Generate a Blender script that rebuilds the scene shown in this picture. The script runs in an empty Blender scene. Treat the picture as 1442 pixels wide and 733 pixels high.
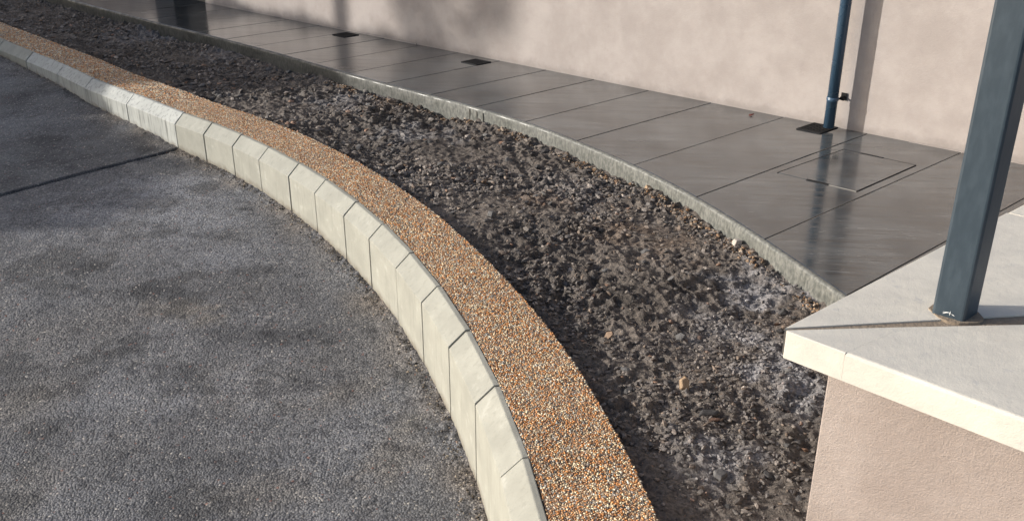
import bpy, bmesh, math, random
import numpy as np
from mathutils import Vector, Matrix

S = bpy.context.scene
C = S.collection

# ------------------------------------------------------------------ camera, sky, sun
FPX = 1360.0
cam_d = bpy.data.cameras.new("camera")
cam = bpy.data.objects.new("camera", cam_d)
C.objects.link(cam)
cam.location = (0, 0, 2.0)
PITCH = math.atan(616.0 / FPX)
cam.rotation_euler = (math.pi / 2 - PITCH, 0, 0)
cam_d.sensor_width = 36.0
cam_d.lens = FPX / 1442.0 * 36.0
cam_d.clip_start = 0.05
cam_d.clip_end = 2000
S.camera = cam

SUN_EL = math.radians(20.0)
SUN_AZ = math.atan2(-1.0, 0.04)          # clockwise from +Y
SUN_DIR = Vector((math.sin(SUN_AZ) * math.cos(SUN_EL), math.cos(SUN_AZ) * math.cos(SUN_EL), math.sin(SUN_EL)))
W = bpy.data.worlds.new("World")
S.world = W
W.use_nodes = True
nt = W.node_tree
nt.nodes.clear()
sky = nt.nodes.new("ShaderNodeTexSky")
sky.sky_type = 'NISHITA'
sky.sun_disc = False
sky.sun_elevation = SUN_EL
sky.sun_rotation = SUN_AZ
sky.air_density = 0.8
sky.dust_density = 2.5
sky.ozone_density = 0.6
bg = nt.nodes.new("ShaderNodeBackground")
bg.inputs[1].default_value = 0.15
wo = nt.nodes.new("ShaderNodeOutputWorld")
nt.links.new(sky.outputs[0], bg.inputs[0])
nt.links.new(bg.outputs[0], wo.inputs[0])

sd = bpy.data.lights.new("sun", 'SUN')
sd.energy = 4.2
sd.angle = math.radians(0.6)
sd.color = (1.0, 0.95, 0.885)
sun = bpy.data.objects.new("sun", sd)
C.objects.link(sun)
sun.rotation_euler = SUN_DIR.to_track_quat('Z', 'Y').to_euler()

S.view_settings.view_transform = 'Standard'
S.view_settings.look = 'None'
S.view_settings.gamma = 1.0
S.view_settings.use_curve_mapping = False
S.view_settings.exposure = 0.45

rng = np.random.default_rng(7)
random.seed(7)

# ------------------------------------------------------------------ helpers: noise
def vnoise(x, y, seed):
    r = np.random.default_rng(seed)
    T = r.random((256, 256))
    xi = np.floor(x).astype(int); yi = np.floor(y).astype(int)
    fx = x - xi; fy = y - yi
    fx = fx * fx * (3 - 2 * fx); fy = fy * fy * (3 - 2 * fy)
    a = T[xi & 255, yi & 255]; b = T[(xi + 1) & 255, yi & 255]
    c = T[xi & 255, (yi + 1) & 255]; d = T[(xi + 1) & 255, (yi + 1) & 255]
    return (a * (1 - fx) + b * fx) * (1 - fy) + (c * (1 - fx) + d * fx) * fy

def noise(x, y, size, seed):
    # rotated lattice so no axis shows; result about -1..1
    c, s = math.cos(seed * 1.7 + .6), math.sin(seed * 1.7 + .6)
    return 2 * vnoise((x * c - y * s) / size + 40.3, (x * s + y * c) / size + 71.7, seed) - 1

# ------------------------------------------------------------------ helpers: objects
def link(o, parent=None):
    C.objects.link(o)
    if parent is not None:
        o.parent = parent
    return o

def tag(o, label=None, cat=None, group=None, kind=None):
    if label: o["label"] = label
    if cat: o["category"] = cat
    if group: o["group"] = group
    if kind: o["kind"] = kind
    return o

def empty(name, loc=(0, 0, 0), parent=None):
    o = bpy.data.objects.new(name, None)
    o.location = loc
    o.empty_display_size = 0.1
    return link(o, parent)

def mesh_np(name, v, f, mat, parent=None, col=None, smooth=False, loc=None):
    """v (n,3), f (m,k) with k = 3 or 4"""
    v = np.asarray(v, dtype=np.float32); f = np.asarray(f, dtype=np.int32)
    me = bpy.data.meshes.new(name)
    me.vertices.add(len(v)); me.vertices.foreach_set("co", v.ravel())
    k = f.shape[1]
    me.loops.add(f.size); me.loops.foreach_set("vertex_index", f.ravel())
    me.polygons.add(len(f))
    me.polygons.foreach_set("loop_start", np.arange(0, f.size, k, dtype=np.int32))
    me.polygons.foreach_set("loop_total", np.full(len(f), k, dtype=np.int32))
    me.polygons.foreach_set("use_smooth", np.full(len(f), bool(smooth)))
    me.update(calc_edges=True)
    if col is not None:
        a = me.color_attributes.new("col", 'FLOAT_COLOR', 'POINT')
        c4 = np.ones((len(v), 4), dtype=np.float32); c4[:, :3] = col
        a.data.foreach_set("color", c4.ravel())
    me.materials.append(mat)
    o = bpy.data.objects.new(name, me)
    if loc is not None: o.location = loc
    return link(o, parent)

def from_bm(name, bm, mat, parent=None, smooth=False, loc=None):
    bmesh.ops.recalc_face_normals(bm, faces=bm.faces)
    me = bpy.data.meshes.new(name)
    bm.to_mesh(me); bm.free()
    me.materials.append(mat)
    if smooth:
        for p in me.polygons: p.use_smooth = True
    o = bpy.data.objects.new(name, me)
    if loc is not None: o.location = loc
    return link(o, parent)

def prism(bm, poly, z0, z1):
    """vertical prism over an (x, y) polygon"""
    lo = [bm.verts.new((p[0], p[1], z0)) for p in poly]
    hi = [bm.verts.new((p[0], p[1], z1)) for p in poly]
    n = len(poly)
    bm.faces.new(lo[::-1]); bm.faces.new(hi)
    for i in range(n):
        bm.faces.new((lo[i], lo[(i + 1) % n], hi[(i + 1) % n], hi[i]))
    return lo, hi

def bevel_edges(bm, edges, off, seg=2):
    bmesh.ops.bevel(bm, geom=edges, offset=off, segments=seg, profile=0.5, affect='EDGES', clamp_overlap=True)

def obox(bm, o, u, v, z0, z1, lu, lv):
    """box from corner o along unit vectors u, v"""
    o = np.array(o[:2]); u = np.array(u[:2]); v = np.array(v[:2])
    return prism(bm, [o, o + u * lu, o + u * lu + v * lv, o + v * lv], z0, z1)

def tube(bm, pts, r, n=16, caps=True):
    pts = [Vector(p) for p in pts]
    rs = r if isinstance(r, (list, tuple)) else [r] * len(pts)
    rings = []
    for i, p in enumerate(pts):
        d = (pts[min(i + 1, len(pts) - 1)] - pts[max(i - 1, 0)]).normalized()
        a = d.orthogonal().normalized() if abs(d.z) < .9 else Vector((1, 0, 0))
        a = (a - d * a.dot(d)).normalized(); b = d.cross(a)
        rings.append([bm.verts.new(p + (a * math.cos(t) + b * math.sin(t)) * rs[i]) for t in [2 * math.pi * k / n for k in range(n)]])
    for A, B in zip(rings[:-1], rings[1:]):
        for k in range(n):
            bm.faces.new((A[k], A[(k + 1) % n], B[(k + 1) % n], B[k]))
    if caps:
        bm.faces.new(rings[0][::-1]); bm.faces.new(rings[-1])

# ------------------------------------------------------------------ helpers: materials
class M:
    def __init__(s, name, base=(.5, .5, .5), rough=.6, spec=.5, metal=0.0):
        s.m = bpy.data.materials.new(name); s.m.use_nodes = True
        s.t = s.m.node_tree; s.b = s.t.nodes["Principled BSDF"]
        s.b.inputs["Base Color"].default_value = (*base, 1)
        s.b.inputs["Roughness"].default_value = rough
        s.b.inputs["Specular IOR Level"].default_value = spec
        s.b.inputs["Metallic"].default_value = metal
        s.co = None; s.bump_prev = None
    def n(s, typ, **kw):
        x = s.t.nodes.new(typ)
        for k, v in kw.items(): setattr(x, k, v)
        return x
    def put(s, sock, v):
        if isinstance(v, bpy.types.NodeSocket): s.t.links.new(v, sock)
        elif isinstance(v, (tuple, list)) and len(v) == 3 and sock.type == 'RGBA': sock.default_value = (*v, 1)
        else: sock.default_value = v
    def coord(s, scale=(1, 1, 1), rotz=0.0):
        if s.co is None: s.co = s.n("ShaderNodeNewGeometry").outputs["Position"]
        if scale == (1, 1, 1) and rotz == 0: return s.co
        r = s.n("ShaderNodeMapping"); r.vector_type = 'POINT'
        # rotate first, then scale
        r.inputs["Rotation"].default_value = (0, 0, rotz)
        s.t.links.new(s.co, r.inputs[0])
        q = s.n("ShaderNodeVectorMath", operation='MULTIPLY'); q.inputs[1].default_value = scale
        s.t.links.new(r.outputs[0], q.inputs[0])
        return q.outputs[0]
    def noise(s, size, detail=3, rough=.55, scale=(1, 1, 1), rotz=0.0, dist=0.0):
        x = s.n("ShaderNodeTexNoise")
        x.inputs["Scale"].default_value = 1.0 / size; x.inputs["Detail"].default_value = detail
        x.inputs["Roughness"].default_value = rough; x.inputs["Distortion"].default_value = dist
        s.t.links.new(s.coord(scale, rotz), x.inputs["Vector"])
        return x.outputs[0]
    def voro(s, size, out="Distance"):
        x = s.n("ShaderNodeTexVoronoi"); x.inputs["Scale"].default_value = 1.0 / size
        s.t.links.new(s.coord(), x.inputs["Vector"])
        return x.outputs[out]
    def ramp(s, fac, lo, hi, a=0.0, b=1.0):
        x = s.n("ShaderNodeMapRange", interpolation_type='SMOOTHSTEP')
        s.put(x.inputs[0], fac)
        for i, v in enumerate((lo, hi, a, b)): x.inputs[i + 1].default_value = v
        return x.outputs[0]
    def mix(s, fac, a, b, mode='MIX'):
        x = s.n("ShaderNodeMix", data_type='RGBA', blend_type=mode, clamp_factor=True)
        s.put(x.inputs[0], fac); s.put(x.inputs[6], a); s.put(x.inputs[7], b)
        return x.outputs[2]
    def math(s, op, a, b=0.0):
        x = s.n("ShaderNodeMath", operation=op); s.put(x.inputs[0], a); s.put(x.inputs[1], b)
        return x.outputs[0]
    def attr(s, name="col"):
        return s.n("ShaderNodeAttribute", attribute_name=name).outputs["Color"]
    def color(s, v): s.put(s.b.inputs["Base Color"], v)
    def roughness(s, v): s.put(s.b.inputs["Roughness"], v)
    def bump(s, h, dist, strength=1.0):
        x = s.n("ShaderNodeBump"); x.inputs["Strength"].default_value = strength
        x.inputs["Distance"].default_value = dist
        s.put(x.inputs["Height"], h)
        if s.bump_prev is not None: s.t.links.new(s.bump_prev, x.inputs["Normal"])
        s.bump_prev = x.outputs[0]
        s.t.links.new(x.outputs[0], s.b.inputs["Normal"])

# asphalt
a = M("asphalt", rough=.7, spec=.4)
tone = a.attr()
vor = a.n("ShaderNodeTexVoronoi"); vor.inputs["Scale"].default_value = 1 / .0078; vor.inputs["Randomness"].default_value = 1.0
wob = a.n("ShaderNodeVectorMath", operation='MULTIPLY_ADD')
nz = a.n("ShaderNodeTexNoise"); nz.inputs["Scale"].default_value = 140; a.t.links.new(a.coord(), nz.inputs["Vector"])
a.t.links.new(nz.outputs["Color"], wob.inputs[0]); wob.inputs[1].default_value = (.006, .006, .006); a.t.links.new(a.coord(), wob.inputs[2])
a.t.links.new(wob.outputs[0], vor.inputs["Vector"])
cell = a.n("ShaderNodeSeparateColor"); a.t.links.new(vor.outputs["Color"], cell.inputs[0])
dist = vor.outputs["Distance"]
c = a.mix(cell.outputs[0], (.55, .55, .57), (1.45, 1.43, 1.38))
c = a.mix(1.0, tone, c, 'MULTIPLY')
c = a.mix(a.ramp(dist, .45, .85, 0, .75), c, (.022, .022, .024))
c = a.mix(a.ramp(cell.outputs[1], .965, .985, 0, .75), c, (.38, .35, .31))
c = a.mix(a.ramp(cell.outputs[2], .992, .997, 0, .5), c, (.26, .10, .06))
pat = a.noise(.09, 7, .68)
c = a.mix(1.0, c, a.mix(a.ramp(pat, .33, .47), (.55, .55, .57), (1, 1, 1)), 'MULTIPLY')
c = a.mix(1.0, c, a.mix(a.ramp(a.noise(.05, 6, .7, scale=(.6, 1.4, 1)), .54, .68), (1, 1, 1), (1.45, 1.42, 1.36)), 'MULTIPLY')
a.color(c)
a.roughness(a.ramp(a.noise(.35, 3), .3, .7, .5, .75))
hgt = a.math('ADD', a.math('MULTIPLY', dist, -1.0), a.math('MULTIPLY', cell.outputs[1], .55))
a.bump(hgt, .0042, .8)
a.bump(a.noise(.004, 2), .0012, .5)
M_ASPH = a.m

# kerb concrete
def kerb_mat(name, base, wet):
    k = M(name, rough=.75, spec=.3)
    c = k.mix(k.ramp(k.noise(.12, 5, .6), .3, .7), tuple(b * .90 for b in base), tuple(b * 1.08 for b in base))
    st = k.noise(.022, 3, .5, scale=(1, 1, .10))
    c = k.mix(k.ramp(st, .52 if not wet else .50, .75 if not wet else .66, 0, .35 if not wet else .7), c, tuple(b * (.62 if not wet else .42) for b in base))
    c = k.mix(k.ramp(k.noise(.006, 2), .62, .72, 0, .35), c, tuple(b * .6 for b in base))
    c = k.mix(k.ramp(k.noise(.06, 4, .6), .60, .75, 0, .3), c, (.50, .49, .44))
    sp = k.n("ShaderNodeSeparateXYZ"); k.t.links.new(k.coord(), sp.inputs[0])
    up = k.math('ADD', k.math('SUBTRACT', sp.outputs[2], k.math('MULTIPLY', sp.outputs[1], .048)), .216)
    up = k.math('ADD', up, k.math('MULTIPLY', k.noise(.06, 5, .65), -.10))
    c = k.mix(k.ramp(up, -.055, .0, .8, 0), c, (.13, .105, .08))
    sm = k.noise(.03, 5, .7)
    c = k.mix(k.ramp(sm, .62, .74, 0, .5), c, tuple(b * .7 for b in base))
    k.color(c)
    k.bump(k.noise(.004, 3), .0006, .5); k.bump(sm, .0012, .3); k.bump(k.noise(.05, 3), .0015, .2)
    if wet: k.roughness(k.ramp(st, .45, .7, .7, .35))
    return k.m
M_KERB = kerb_mat("kerb_concrete", (.290, .288, .248), False)
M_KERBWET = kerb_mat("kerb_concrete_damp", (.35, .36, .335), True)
M_MORTAR = M("dark_mortar", (.10, .095, .08), .9).m

# exposed aggregate
p = M("pebble", rough=.42, spec=.5)
p.color(p.mix(p.ramp(p.noise(.004, 2), .3, .7, 0, .5), p.attr(), p.mix(1.0, p.attr(), (.55, .5, .48), 'MULTIPLY')))
M_PEB = p.m
p = M("aggregate_matrix", rough=.85)
p.color(p.mix(p.noise(.012, 3), (.16, .11, .07), (.34, .24, .16)))
p.bump(p.noise(.006, 2), .003, .8)
M_AGG = p.m

# soil
s_ = M("soil", rough=.85, spec=.3)
g = s_.noise(.012, 4, .65)
s_.color(s_.mix(1.0, s_.attr(), s_.mix(s_.ramp(g, .3, .7), (.5, .5, .5), (1.5, 1.45, 1.4)), 'MULTIPLY'))
s_.roughness(s_.ramp(s_.noise(.08, 3), .35, .65, .5, .95))
s_.bump(g, .010, .9); s_.bump(s_.noise(.005, 2), .003, .7)
M_SOIL = s_.m
s_ = M("rubble_stone", rough=.7, spec=.4)
s_.color(s_.mix(1.0, s_.attr(), s_.mix(s_.ramp(s_.noise(.008, 3), .3, .7), (.7, .7, .7), (1.3, 1.28, 1.25)), 'MULTIPLY'))
s_.bump(s_.noise(.005, 3), .0015, .7)
M_RUB = s_.m
def stone_mat(name, col):
    s = M(name, rough=.75, spec=.35)
    s.color(s.mix(s.noise(.012, 4, .6), tuple(c * .6 for c in col), tuple(c * 1.35 for c in col)))
    s.bump(s.noise(.006, 3), .002, .7)
    return s.m
M_ST_DARK = stone_mat("dark_stone", (.055, .052, .05))
M_ST_GREY = stone_mat("grey_stone", (.12, .115, .11))
M_ST_BROWN = stone_mat("brown_stone", (.22, .15, .10))
M_ST_PALE = stone_mat("pale_stone", (.42, .38, .33))
M_ST_TAN = stone_mat("tan_stone", (.30, .21, .13))

# paving: damp brushed concrete
w = M("paving_concrete", rough=.2, spec=1.0)
streak = w.noise(.035, 4, .6, scale=(.10, 1, 1), rotz=math.radians(4))
fine = w.noise(.008, 3, .6, scale=(.12, 1, 1), rotz=math.radians(4))
c = w.mix(w.ramp(w.noise(.35, 4, .6), .3, .7), (.028, .034, .039), (.076, .086, .092))
c = w.mix(w.ramp(streak, .50, .70, 0, .65), c, (.040, .040, .040))
c = w.mix(w.ramp(streak, .30, .42, .55, 0), c, (.13, .134, .135))
thin = w.noise(.016, 3, .55, scale=(.06, 1, 1), rotz=math.radians(7))
c = w.mix(w.ramp(thin, .54, .64, 0, .85), c, (.022, .022, .022))
c = w.mix(w.ramp(fine, .60, .75, 0, .5), c, (.19, .185, .175))
w.color(c)
wetp = w.noise(.5, 4, .6)
w.roughness(w.math('ADD', w.ramp(wetp, .3, .7, .05, .13), w.ramp(streak, .35, .7, .0, .16)))
w.bump(streak, .0003, .2); w.bump(fine, .0009, .4)
w.b.inputs["Coat Weight"].default_value = .35; w.b.inputs["Coat Roughness"].default_value = .10; w.b.inputs["Coat IOR"].default_value = 1.4
M_PAVE = w.m
e = M("edging_concrete", rough=.6, spec=.4)
st = e.noise(.016, 5, .65, scale=(1, 1, .45))
c = e.mix(e.ramp(st, .35, .68), (.075, .078, .070), (.165, .165, .148))
c = e.mix(e.ramp(e.noise(.010, 3), .60, .72, 0, .6), c, (.05, .05, .045))
c = e.mix(e.ramp(e.noise(.3, 3), .55, .75, 0, .4), c, (.06, .065, .055))
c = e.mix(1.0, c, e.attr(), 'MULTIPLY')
e.color(c); e.bump(st, .0015, .5); e.bump(e.noise(.006, 2), .0015, .6)
e.roughness(e.ramp(e.noise(.1, 3), .35, .65, .35, .7))
M_EDGE = e.m

# walls
def render_mat(name, lo, hi, grain=.004):
    r = M(name, rough=.9, spec=.2)
    c = r.mix(r.ramp(r.noise(.28, 5, .65), .3, .7), lo, hi)
    c = r.mix(r.ramp(r.noise(.10, 4, .65), .55, .8, 0, .25), c, tuple(x * .72 for x in lo))
    c = r.mix(r.ramp(r.noise(.006, 2), .65, .75, 0, .25), c, tuple(x * .6 for x in lo))
    sp = r.n("ShaderNodeSeparateXYZ"); r.t.links.new(r.coord(), sp.inputs[0])
    up = r.math('ADD', sp.outputs[2], r.math('MULTIPLY', r.noise(.12, 6, .7), -.16))
    c = r.mix(r.ramp(up, .215, .29, .45, 0), c, tuple(x * .55 for x in lo))
    r.color(c)
    r.bump(r.noise(grain, 3, .6), .0016, .8); r.bump(r.noise(.014, 3, .6), .0022, .55); r.bump(r.noise(.07, 3), .004, .25)
    return r.m
M_WALL = render_mat("wall_render", (.322, .286, .264), (.392, .353, .328))
M_PIER = render_mat("pier_render", (.275, .230, .203), (.365, .315, .284), .0035)
k = M("coping_concrete", rough=.65, spec=.35)
c = k.mix(k.ramp(k.noise(.07, 5, .6, scale=(.5, 1, 1)), .35, .68), (.505, .480, .425), (.575, .545, .475))
c = k.mix(k.ramp(k.noise(.004, 2), .70, .78, 0, .5), c, (.40, .37, .32))
c = k.mix(k.ramp(k.noise(.045, 6, .7), .58, .72, 0, .45), c, (.36, .36, .36))
c = k.mix(k.ramp(k.noise(.02, 5, .7), .66, .74, 0, .5), c, (.36, .30, .23))
k.color(c); k.bump(k.noise(.003, 3), .0008, .6); k.bump(k.noise(.025, 5, .65), .003, .4)
M_COPE = k.m
k = M("joint_mortar", rough=.95)
k.color(k.mix(k.noise(.012, 4), (.13, .10, .072), (.29, .235, .175))); k.bump(k.noise(.006, 3), .003, .8)
M_JOINT = k.m

# metals and the rest
k = M("pipe_paint", (.055, .105, .165), .33, .5)
k.color(k.mix(k.ramp(k.noise(.05, 4, .6, scale=(1, 1, .08)), .4, .75), (.040, .078, .125), (.058, .100, .150)))
k.roughness(k.ramp(k.noise(.15, 3), .3, .7, .22, .30))
M_PIPE = k.m
k = M("post_paint", (.05, .08, .10), .4, .5)
k.color(k.mix(k.ramp(k.noise(.012, 4, .6, scale=(1, 1, .3)), .35, .75), (.028, .043, .057), (.040, .058, .074)))
k.bump(k.noise(.002, 2), .0003, .5)
M_POST = k.m
M_BLACK = M("black_iron", (.010, .010, .011), .7, .2).m
M_IRON = M("dark_iron", (.014, .014, .015), .7, .15).m
M_STEEL = M("worn_steel", (.30, .29, .27), .35, .5, .6).m
M_LEAF = M("red_leaf", (.10, .025, .018), .6).m
M_WHITE = M("white_paint", (.75, .76, .76), .5).m
k = M("door_paint", (.012, .012, .013), .85, .1); M_DOOR = k.m
M_ROOF = stone_mat("roof_slate", (.08, .08, .085))
k = M("bark", rough=.9); k.color(k.mix(k.noise(.05, 4, .6, scale=(1, 1, .2)), (.05, .04, .03), (.14, .11, .08))); M_BARK = k.m
k = M("foliage", rough=.6); k.color(k.mix(k.noise(.4, 3), (.035, .06, .02), (.08, .11, .04))); M_FOL = k.m
k = M("ground_earth", rough=.95); k.color(k.mix(k.noise(.8, 4), (.05, .045, .04), (.09, .08, .07))); M_GROUND = k.m
k = M("brick_render", rough=.9); k.color(k.mix(k.noise(.5, 4), (.30, .26, .22), (.40, .35, .30))); M_NEIGH = k.m

# ------------------------------------------------------------------ plan of the place (metres)
UJ = np.array([math.sin(math.radians(48.5)), math.cos(math.radians(48.5))])     # along the paving joints, to the house
UW = np.array([.754, -.657]); UW /= np.hypot(*UW)                                # along the house wall
NW = np.array([-UW[1], UW[0]]) * -1                                              # out of the house wall
W0 = np.array([2.515, 5.268])                                                    # a point of the wall foot
ZP = 0.30                                                                         # paving level
ZB = 0.30                                                                         # pebble strip level
KERB = np.array([(-8.7915, 12.7096), (-8.1415, 12.052), (-7.6, 11.504), (-7.144, 11.042), (-6.687, 10.58), (-6.23, 10.117), (-5.7735, 9.6547), (-5.3167, 9.1923), (-4.86, 8.73), (-4.403, 8.2675), (-3.9466, 7.805), (-3.5, 7.353),
    (-3.1141, 6.9261), (-2.646, 6.4781), (-2.1595, 5.9959), (-1.9115, 5.7718), (-1.6715, 5.5309), (-1.4532, 5.2876), (-1.2223, 5.0005), (-1.0307, 4.7338), (-.828, 4.4161), (-.6655, 4.1275), (-.5046, 3.8015), (-.3647, 3.4727), (-.2339, 3.1077), (-.1242, 2.7311), (-.0352, 2.3352), (.024, 1.97), (.0621, 1.602), (.0788, 1.2324), (.0742, .8625), (.0483, .4935)])
PAVE = np.array([(-8.6, 14.2), (-6.8, 12.45), (-5.72, 11.42), (-4.645, 10.37), (-3.549, 9.322), (-2.525, 8.39), (-1.892, 7.785), (-1.154, 7.03), (-.579, 6.495), (-.23, 6.155), (.095, 5.815), (.388, 5.405), (.666, 4.975), (.906, 4.512), (1.112, 3.973), (1.301, 3.417), (1.46, 2.85), (1.58, 2.25), (1.66, 1.6), (1.7, .9)])

def dense(P, step, smooth=True):
    """Catmull-Rom through P, resampled to even steps"""
    Q = []
    n = len(P)
    for i in range(n - 1):
        p0, p1, p2, p3 = P[max(i - 1, 0)], P[i], P[i + 1], P[min(i + 2, n - 1)]
        for t in np.linspace(0, 1, 24, endpoint=False):
            Q.append(.5 * ((2 * p1) + (p2 - p0) * t + (2 * p0 - 5 * p1 + 4 * p2 - p3) * t * t + (3 * p1 - p0 - 3 * p2 + p3) * t ** 3))
    Q.append(P[-1]); Q = np.array(Q)
    L = np.r_[0, np.cumsum(np.hypot(*np.diff(Q, axis=0).T))]
    s = np.arange(0, L[-1], step)
    return np.c_[np.interp(s, L, Q[:, 0]), np.interp(s, L, Q[:, 1])], s

def normals(P):
    d = np.gradient(P, axis=0); d /= np.hypot(*d.T)[:, None]
    return np.c_[-d[:, 1], d[:, 0]]          # left of the travel direction = to the house side

KP, KS = dense(KERB, .01)
KN = normals(KP)
PP, PS = dense(PAVE, .01)
_k = np.hanning(141); _k /= _k.sum()
_e = np.pad(PP, ((70, 70), (0, 0)), mode='reflect', reflect_type='odd')
PP = np.c_[np.convolve(_e[:, 0], _k, 'valid'), np.convolve(_e[:, 1], _k, 'valid')]

def asph_z(x, y):
    return np.clip(.048 * y - .216, -.22, .17)

def kerb_dist(x, y):
    """signed distance to the kerb face (positive on the road side), for points in flat arrays"""
    out = np.empty(len(x)); K = KP[::4]; N = KN[::4]
    for i in range(0, len(x), 20000):
        dx = x[i:i + 20000, None] - K[None, :, 0]; dy = y[i:i + 20000, None] - K[None, :, 1]
        j = np.argmin(dx * dx + dy * dy, axis=1); r = np.arange(len(j))
        out[i:i + 20000] = -(dx[r, j] * N[j, 0] + dy[r, j] * N[j, 1])
    return out

# ------------------------------------------------------------------ ground
v = [(-300, -300, -.5), (300, -300, -.5), (300, 300, -.5), (-300, 300, -.5)]
tag(mesh_np("ground", v, [(0, 1, 2, 3)], M_GROUND), kind="structure")

# ------------------------------------------------------------------ asphalt
def build_asphalt():
    root = empty("asphalt_road"); tag(root, kind="structure")
    ys = [-30, -5, 1, 3, 5, 7, 8.04, 30]; v = []; f = []
    for y in ys:
        z = float(asph_z(0, y)) - .009
        kx = np.interp(y, KP[::-1, 1], KP[::-1, 0]) + .02 if y > .5 else .1
        v += [(-40, y, z), (kx, y, z)]
    for i in range(len(ys) - 1): f.append((2 * i, 2 * i + 1, 2 * i + 3, 2 * i + 2))
    mesh_np("road_base", v, f, M_ASPH, root, col=np.full((len(v), 3), (.118, .118, .122)))
    def patch(x0, x1, y0, y1, st):
        nx = int((x1 - x0) / st); ny = int((y1 - y0) / st)
        X, Y = np.meshgrid(np.linspace(x0, x1, nx), np.linspace(y0, y1, ny))
        x = X.ravel(); y = Y.ravel()
        F = np.arange(nx * ny).reshape(ny, nx)
        q = np.c_[F[:-1, :-1].ravel(), F[:-1, 1:].ravel(), F[1:, 1:].ravel(), F[1:, :-1].ravel()]
        keep = (x > -.60 * y - 1.5)
        kd = np.full(len(x), -1.0); kd[keep] = kerb_dist(x[keep], y[keep])
        keep &= kd > -.025
        q = q[keep[q].all(1)]
        used = np.unique(q); mp = np.full(len(x), -1); mp[used] = np.arange(len(used))
        return x[used], y[used], kd[used], mp[q]
    for (x0, x1, y0, y1, st, nm) in ((-4.4, .06, 1.6, 4.4, .0062, "near"), (-6.8, -.3, 4.395, 8.6, .010, "far")):
        x, y, kd, q = patch(x0, x1, y0, y1, st)
        z = asph_z(x, y)
        z += .005 * noise(x, y, .55, 3) + .0015 * noise(x, y, .16, 4)
        rough = .7 + .5 * noise(x, y, .22, 12)
        z += (.0012 * noise(x, y, .030, 5) + .0013 * noise(x, y, .0125, 6)) * rough
        # worn silt against the kerb foot
        e = np.clip(1 - (kd + .02 * noise(x, y, .06, 21)) / .10, 0, 1)
        z += .010 * e * (1 + .8 * noise(x, y, .03, 22))
        col = np.empty((len(x), 3))
        t = 1 + .18 * noise(x, y, .5, 31) + .16 * noise(x, y, .13, 32)
        col[:] = np.array([.122, .122, .126]) * t[:, None]
        # cooler dusty sweep and warm stains
        du = np.clip(noise(x, y, .7, 33) * 1.2, 0, 1)[:, None]
        col = col * (1 - .45 * du) + np.array([.20, .207, .225]) * .45 * du
        br = np.clip(noise(x, y, .35, 34) * 1.6 - .35, 0, 1)[:, None] * np.clip((4.6 - y) / 1.5, 0, 1)[:, None]
        col = col * (1 - .4 * br) + np.array([.16, .138, .108]) * .4 * br
        band = np.clip(1 - kd / .22, 0, 1) * np.clip(.55 + .9 * noise(x, y, .18, 35), 0, 1)
        col = col * (1 - .75 * band[:, None]) + np.array([.19, .155, .12]) * .75 * band[:, None]
        def spot(px, py, rx, ry, c, k, seed):
            nonlocal col
            d = np.hypot((x - px) / rx, (y - py) / ry) + .45 * noise(x, y, .14, seed) + .35 * noise(x, y, .05, seed + 1) + .2 * noise(x, y, .02, seed + 2)
            a_ = (np.clip(1.3 - d, 0, 1) * k)[:, None]
            col = col * (1 - a_) + np.array(c) * a_
        for sp in ((-1.80, 4.95, .35, .25, .55), (-2.05, 5.40, .30, .16, .7), (-1.55, 4.45, .35, .18, .45), (-2.35, 5.0, .4, .25, .6), (-1.0, 3.3, .3, .2, .3), (-1.5, 3.2, .3, .2, .3)):
            spot(sp[0], sp[1], sp[2], sp[3], (.245, .252, .27), sp[4], 110)
        for sp in ((-1.52, 3.93, .16, .09, .6), (-1.36, 3.85, .10, .07, .5), (-.62, 3.3, .12, .12, .35), (-.9, 2.7, .2, .12, .4), (-.45, 2.9, .1, .2, .5)):
            spot(sp[0], sp[1], sp[2], sp[3], (.175, .15, .118), sp[4] * .8, 120)
        for sp in ((-1.50, 5.06, .07, .022, .8), (-1.62, 4.72, .16, .05, .5), (-1.22, 4.32, .22, .06, .5), (-1.75, 4.1, .3, .05, .5), (-1.1, 3.7, .3, .08, .5), (-.8, 3.35, .2, .08, .45), (-2.0, 4.35, .2, .06, .5), (-1.55, 3.1, .3, .05, .4), (-1.1, 2.85, .25, .06, .4)):
            spot(sp[0], sp[1], sp[2], sp[3], (.03, .03, .033), sp[4], 130)
        dk = np.clip((noise(x, y, .25, 36) + .5 * noise(x, y, .07, 37) + .3 * noise(x, y, .03, 38)) * 2.2 - .7, 0, 1)[:, None]
        col *= 1 - .45 * dk
        # surface raised and darker beyond the cut joint
        A = np.array([-2.671, 5.515]); B = np.array([-2.08, 6.09]); u = (B - A) / np.hypot(*(B - A))
        sd_ = (x - A[0]) * -u[1] + (y - A[1]) * u[0] + .006 * noise(x, y, .08, 41) + .02 * noise(x, y, .5, 42)
        beyond = np.clip(sd_ / .006, 0, 1)
        z += .010 * beyond
        gr = np.exp(-(sd_ / .0042) ** 2)
        z -= .016 * gr
        col *= (1 - .25 * beyond)[:, None]
        col *= (1 - .7 * gr)[:, None]
        mesh_np("road_surface", np.c_[x, y, z], q, M_ASPH, root, col=col, smooth=True)
    return root
build_asphalt()

# ------------------------------------------------------------------ loose chips: a few deformed icosahedra, joined by numpy
def ico():
    bm = bmesh.new(); bmesh.ops.create_icosphere(bm, subdivisions=1, radius=1.0)
    v = np.array([x.co[:] for x in bm.verts]); f = np.array([[x.index for x in t.verts] for t in bm.faces]); bm.free()
    return v, f
ICO_V, ICO_F = ico()

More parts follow.
